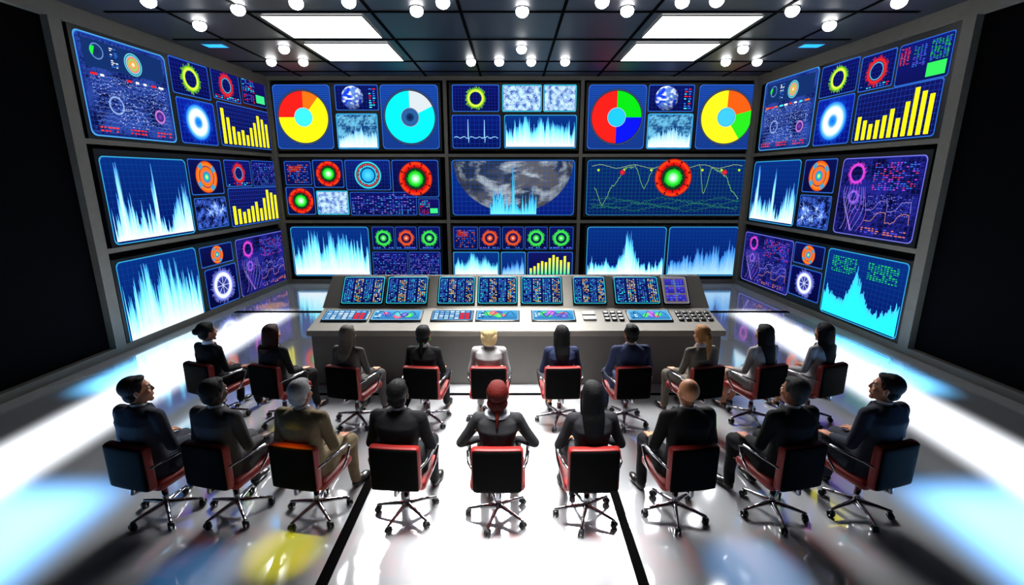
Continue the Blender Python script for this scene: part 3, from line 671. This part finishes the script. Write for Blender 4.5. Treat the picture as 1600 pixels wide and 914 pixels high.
    # lower
    if legs=='t':
        t=MB(); t.ell((0,-.05,.555),(.18,.15,.1))
        for sg in(-1,1):
            hip,kn,an,sh,el,wr,kx=J[sg]
            t.chain([hip,(sg*(.09+kx)/2,.2,.558),kn],[.1,.088,.07]); t.chain([kn,(sg*kx,.39,.38),(sg*kx,.405,.2),(an[0],an[1]-.01,.09)],[.069,.061,.054,.052])
        obj('trousers',t.solid('trousers',legm,.01,2),e)
    else:
        t=MB(); t.ell((0,-.05,.555),(.185,.15,.1))
        for sg in(-1,1):
            hip,kn,an,sh,el,wr,kx=J[sg]; t.chain([hip,(sg*.082,.2,.56),(sg*.07,.33,.55)],[.1,.088,.075])
        t.chain([(0,0,.56),(0,.33,.55)],[.09,.07])
        obj('skirt',t.solid('skirt',legm,.011,3),e)
    shc=mat('shoe_leather',(12,10,9),.3)
    for sg in(-1,1):
        kx=J[sg][6]; oy=.02*sg; t=MB()
        if fem:
            t.ell((sg*(kx+.018),.53+oy,.035),(.038,.085,.032)); t.ell((sg*kx,.42+oy,.055),(.034,.05,.032)); t.cap((sg*kx,.46+oy,.045),(sg*(kx+.01),.52+oy,.03),.03,.032); t.chain([(sg*kx,.385+oy,.06),(sg*kx,.378+oy,.012)],[.016,.01])
        else:
            t.ell((sg*(kx+.018),.53+oy,.035),(.046,.1,.034)); t.ell((sg*kx,.42+oy,.045),(.044,.065,.045)); t.cap((sg*kx,.42+oy,.05),(sg*(kx+.01),.5+oy,.04),.042,.038)
        obj('shoe',t.solid('shoe',shc,.008,2),e)
    # hair
    st=o['hair']
    if st!='bald':
        hc=o['hc']; hm=mat('hair_%d_%d_%d'%hc,hc,.6,bump=1.0,bscale=9,stretch=(14,14,1.5),vary=.45,spec=.12)
        h=MB(); h.M=Mh; r=.002 if not fem else .006
        h.ell((0,-.032,.04),(.083+r,.096+r,.09+r)); h.ell((0,-.06,-.025),(.072+r,.052,.062)); h.ell((0,.018,.095),(.06,.05,.026))
        for sg in(-1,1): h.cap((sg*.068,.0,.04),(sg*.072,.004,-.005),.018,.01)
        if st=='bob':
            h.ell((0,-.05,-.02),(.098,.078,.1)); h.ell((0,-.055,-.07),(.09,.066,.05))
            for sg in(-1,1): h.cap((sg*.075,-.005,.03),(sg*.08,.0,-.07),.026,.018)
        if st in('long','verylong','mid'):
            Lz={'long':-.24,'verylong':-.32,'mid':-.17}[st]
            rs=[(.08,-.04,.06,.06),(.04,-.045,.086,.085),(-.02,-.058,.093,.078),(-.1,-.075,.09,.064),(-.15,-.1,.09,.055),(Lz+.04,-.132,.082,.042),(Lz,-.145,.066,.03),(Lz-.03,-.15,.03,.015)]
            h.loft(rs,24,1)
            for sg in(-1,1): h.cap((sg*.078,-.015,.03),(sg*.08,-.035,max(-.12,Lz)),.022,.02)
        if st=='pony': h.ell((0,-.12,.05),(.03,.03,.03)); h.chain([(0,-.12,.055),(0,-.16,0),(0,-.165,-.12),(0,-.17,-.25)],[.026,.034,.03,.012])
        if st=='bun': h.ell((0,-.13,.035),(.045,.038,.042))
        if st=='lowpony': h.ell((0,-.07,-.05),(.066,.05,.05)); h.chain([(0,-.1,-.04),(0,-.13,-.1),(0,-.15,-.18)],[.034,.026,.01])
        if st=='updo': h.ell((0,-.06,-.04),(.086,.066,.07)); h.ell((0,-.07,-.1),(.055,.045,.04)); h.chain([(0,-.1,-.1),(0,-.13,-.15),(0,-.148,-.21)],[.022,.015,.008])
        obj('hair',h.solid('hair',hm,.0075,1),e)
        if st in('pony','lowpony'):
            t=MB(); t.M=Mh; t.ell((0,-.135,.045) if st=='pony' else (0,-.115,-.07),(.033,.028,.01)); tc=o.get('tie',(40,200,60)); obj('hair_tie',t.mesh('hair_tie',[mat('tie_%d_%d_%d'%tc,tc,.5)]),e)
    ec=o['hc'] if st!='bald' else (40,26,18)
    t=MB(); t.M=Mh
    for sg in(-1,1): t.chain([(sg*.014,.0825,.028),(sg*.03,.079,.032),(sg*.044,.068,.028)],[.0035]*3,6)
    obj('eyebrows',t.mesh('eyebrows',[mat('brow_%d_%d_%d'%ec,ec,.7)]),e)
    if o.get('ear'):
        t=MB(); t.M=Mh; t.ell((-.083,-.005,-.05),(.007,.007,.02)); t.ell((.083,-.005,-.05),(.007,.007,.02)); obj('earrings',t.mesh('earrings',[mat('earring_green',(50,210,70),.3)]),e)
LT=(200,142,110); TN_=(150,92,62); DK=(64,36,25); MD=(168,112,82)
B1=(14,14,16)
PP=[
 dict(p=(264,800),yaw=14,sex='m',hair='short',hc=(20,12,8),suit=(44,47,56),skin=MD,hy=40,hp=6,s=.99,label='man with short dark hair in charcoal suit looking up'),
 dict(p=(374,798),yaw=13,sex='m',hair='short',hc=(6,5,5),suit=(60,58,61),skin=DK,hy=14,label='dark-skinned man with cropped black hair in grey suit'),
 dict(p=(498,800),yaw=11,sex='m',hair='short',hc=(136,136,138),suit=(108,94,71),skin=TN_,label='grey-haired man in tan suit'),
 dict(p=(637,802),yaw=5,sex='m',hair='short',hc=(5,5,6),suit=B1,skin=DK,label='black-haired man in black suit'),
 dict(p=(779,805),yaw=0,sex='f',hair='updo',hc=(70,12,6),suit=(34,34,36),skin=LT,elb=.1,bigcollar=1,s=.97,label='woman with gathered auburn hair in dark jacket with white collar'),
 dict(p=(915,805),yaw=-2,sex='f',hair='verylong',hc=(5,5,6),suit=(30,30,33),skin=TN_,elb=.05,s=.97,label='woman with very long black hair in dark jacket'),
 dict(p=(1052,802),yaw=-8,sex='m',hair='bald',hc=(0,0,0),suit=B1,skin=(184,122,82),s=.98,label='bald man in black suit'),
 dict(p=(1203,800),yaw=-13,sex='m',hair='short',hc=(44,42,40),suit=(17,17,19),skin=TN_,hy=-14,s=.98,label='man with greying dark hair in black suit'),
 dict(p=(1334,798),yaw=-16,sex='m',hair='short',hc=(14,9,7),suit=(40,44,54),skin=MD,hy=-38,hp=6,s=1.0,label='man with dark hair in slate suit looking sideways'),
 dict(p=(352,652),yaw=20,sex='f',hair='bun',hc=(6,5,5),suit=B1,skin=TN_,hy=16,label='woman with black bun in black trouser suit'),
 dict(p=(448,656),yaw=18,sex='f',hair='mid',hc=(38,11,7),suit=(28,26,26),skin=LT,label='woman with auburn hair in black trouser suit'),
 dict(p=(560,658),yaw=14,sex='f',hair='long',hc=(82,74,66),suit=(72,69,68),skin=LT,label='woman with long ash-grey hair in grey trouser suit'),
 dict(p=(670,658),yaw=5,sex='f',hair='lowpony',hc=(6,5,5),suit=B1,skin=TN_,ear=1,label='woman with black ponytail and green hair tie in black suit'),
 dict(p=(766,658),yaw=0,sex='f',hair='bob',hc=(212,188,134),suit=(132,129,129),skin=LT,label='woman with short blonde hair in light grey jacket'),
 dict(p=(873,658),yaw=-2,sex='f',hair='long',hc=(5,5,6),suit=(28,34,58),skin=MD,legs='s',label='woman with long black hair in navy jacket and skirt'),
 dict(p=(975,658),yaw=-5,sex='m',hair='short',hc=(7,6,6),suit=(36,44,70),skin=TN_,s=.94,label='dark-haired man in navy suit'),
 dict(p=(1078,658),yaw=-14,sex='f',hair='pony',hc=(150,104,58),suit=(100,93,84),skin=LT,tie=(90,60,30),label='woman with light brown ponytail in taupe suit'),
 dict(p=(1170,656),yaw=-18,sex='f',hair='verylong',hc=(6,5,6),suit=(134,131,131),skin=MD,legs='s',label='woman with very long black hair in light grey skirt suit'),
 dict(p=(1258,654),yaw=-20,sex='f',hair='verylong',hc=(7,5,6),suit=(130,128,130),skin=MD,legs='s',label='woman with long black hair in pale grey skirt suit'),
]
for i,o in enumerate(PP):
    q=on_z(*o['p']); M=Matrix.Translation(q)@Matrix.Rotation(-math.radians(o['yaw']),4,'Z')
    if i==0: ch.matrix_world=M
    else: copy_tree(ch,M)
    person(M,o)
# ---------------------------------------------------------------- added lights without fixtures, mostly to whiten and tint the floor
def area(loc,tgt,sx,sy,pw,col=(1,1,1),spread=180):
    l=bpy.data.lights.new('area','AREA'); l.shape='RECTANGLE'; l.size=sx; l.size_y=sy; l.energy=pw; l.color=col; l.spread=math.radians(spread)
    o=bpy.data.objects.new('added_light',l); COL.objects.link(o); o.location=loc
    d=Vector(tgt)-Vector(loc); o.rotation_euler=d.to_track_quat('-Z','Y').to_euler(); return o
def down(x,y,sx,sy,pw,col=(1,1,1),spread=14):
    l=bpy.data.lights.new('area','AREA'); l.shape='RECTANGLE'; l.size=sx; l.size_y=sy; l.energy=pw; l.color=col; l.spread=math.radians(spread)
    o=bpy.data.objects.new('added_light',l); COL.objects.link(o); o.location=(x,y,CZ-.1); return o
area((0,9.6,5.2),(0,3.9,0),6.2,2.0,330,(1,1,1),48)  # added key light, unseen: whitens floor centre, throws chair shadows forward
down(0,5.0,1.8,4.6,170,(1,1,1),18)  # added down light to brighten the middle of the floor
for sx in(-1,1):
    down(sx*5.3,7.0,.6,6.5,200,(.95,.98,1),9)  # added narrow-beam light, makes the white streak along each side
    down(sx*4.5,2.8,1.3,2.4,135,(.18,.5,1),9)  # added blue light to tint the near floor corners
    down(sx*5.9,7.4,.3,2.2,60,(.15,.55,1),10)  # added blue strip of light on the floor beside each side wall
def spot(px,py,e,col,sz=10):
    q=on_z(px,py); l=bpy.data.lights.new('spot','SPOT'); l.energy=e; l.color=col; l.spot_size=math.radians(sz); l.spot_blend=.9
    o=bpy.data.objects.new('added_light',l); COL.objects.link(o); o.location=(q.x,q.y,5.3)
spot(445,862,2000,(1,.93,.03),8); spot(425,478,1500,(1,.45,.03),9)  # added yellow and orange spots, colour small floor patches
spot(1180,893,1500,(.12,.45,1),10); spot(300,900,900,(.12,.45,1),9)  # added blue spots for the foreground floor
w=bpy.data.worlds.new('World'); S.world=w; w.use_nodes=True; w.node_tree.nodes['Background'].inputs[0].default_value=(.003,.003,.004,1)
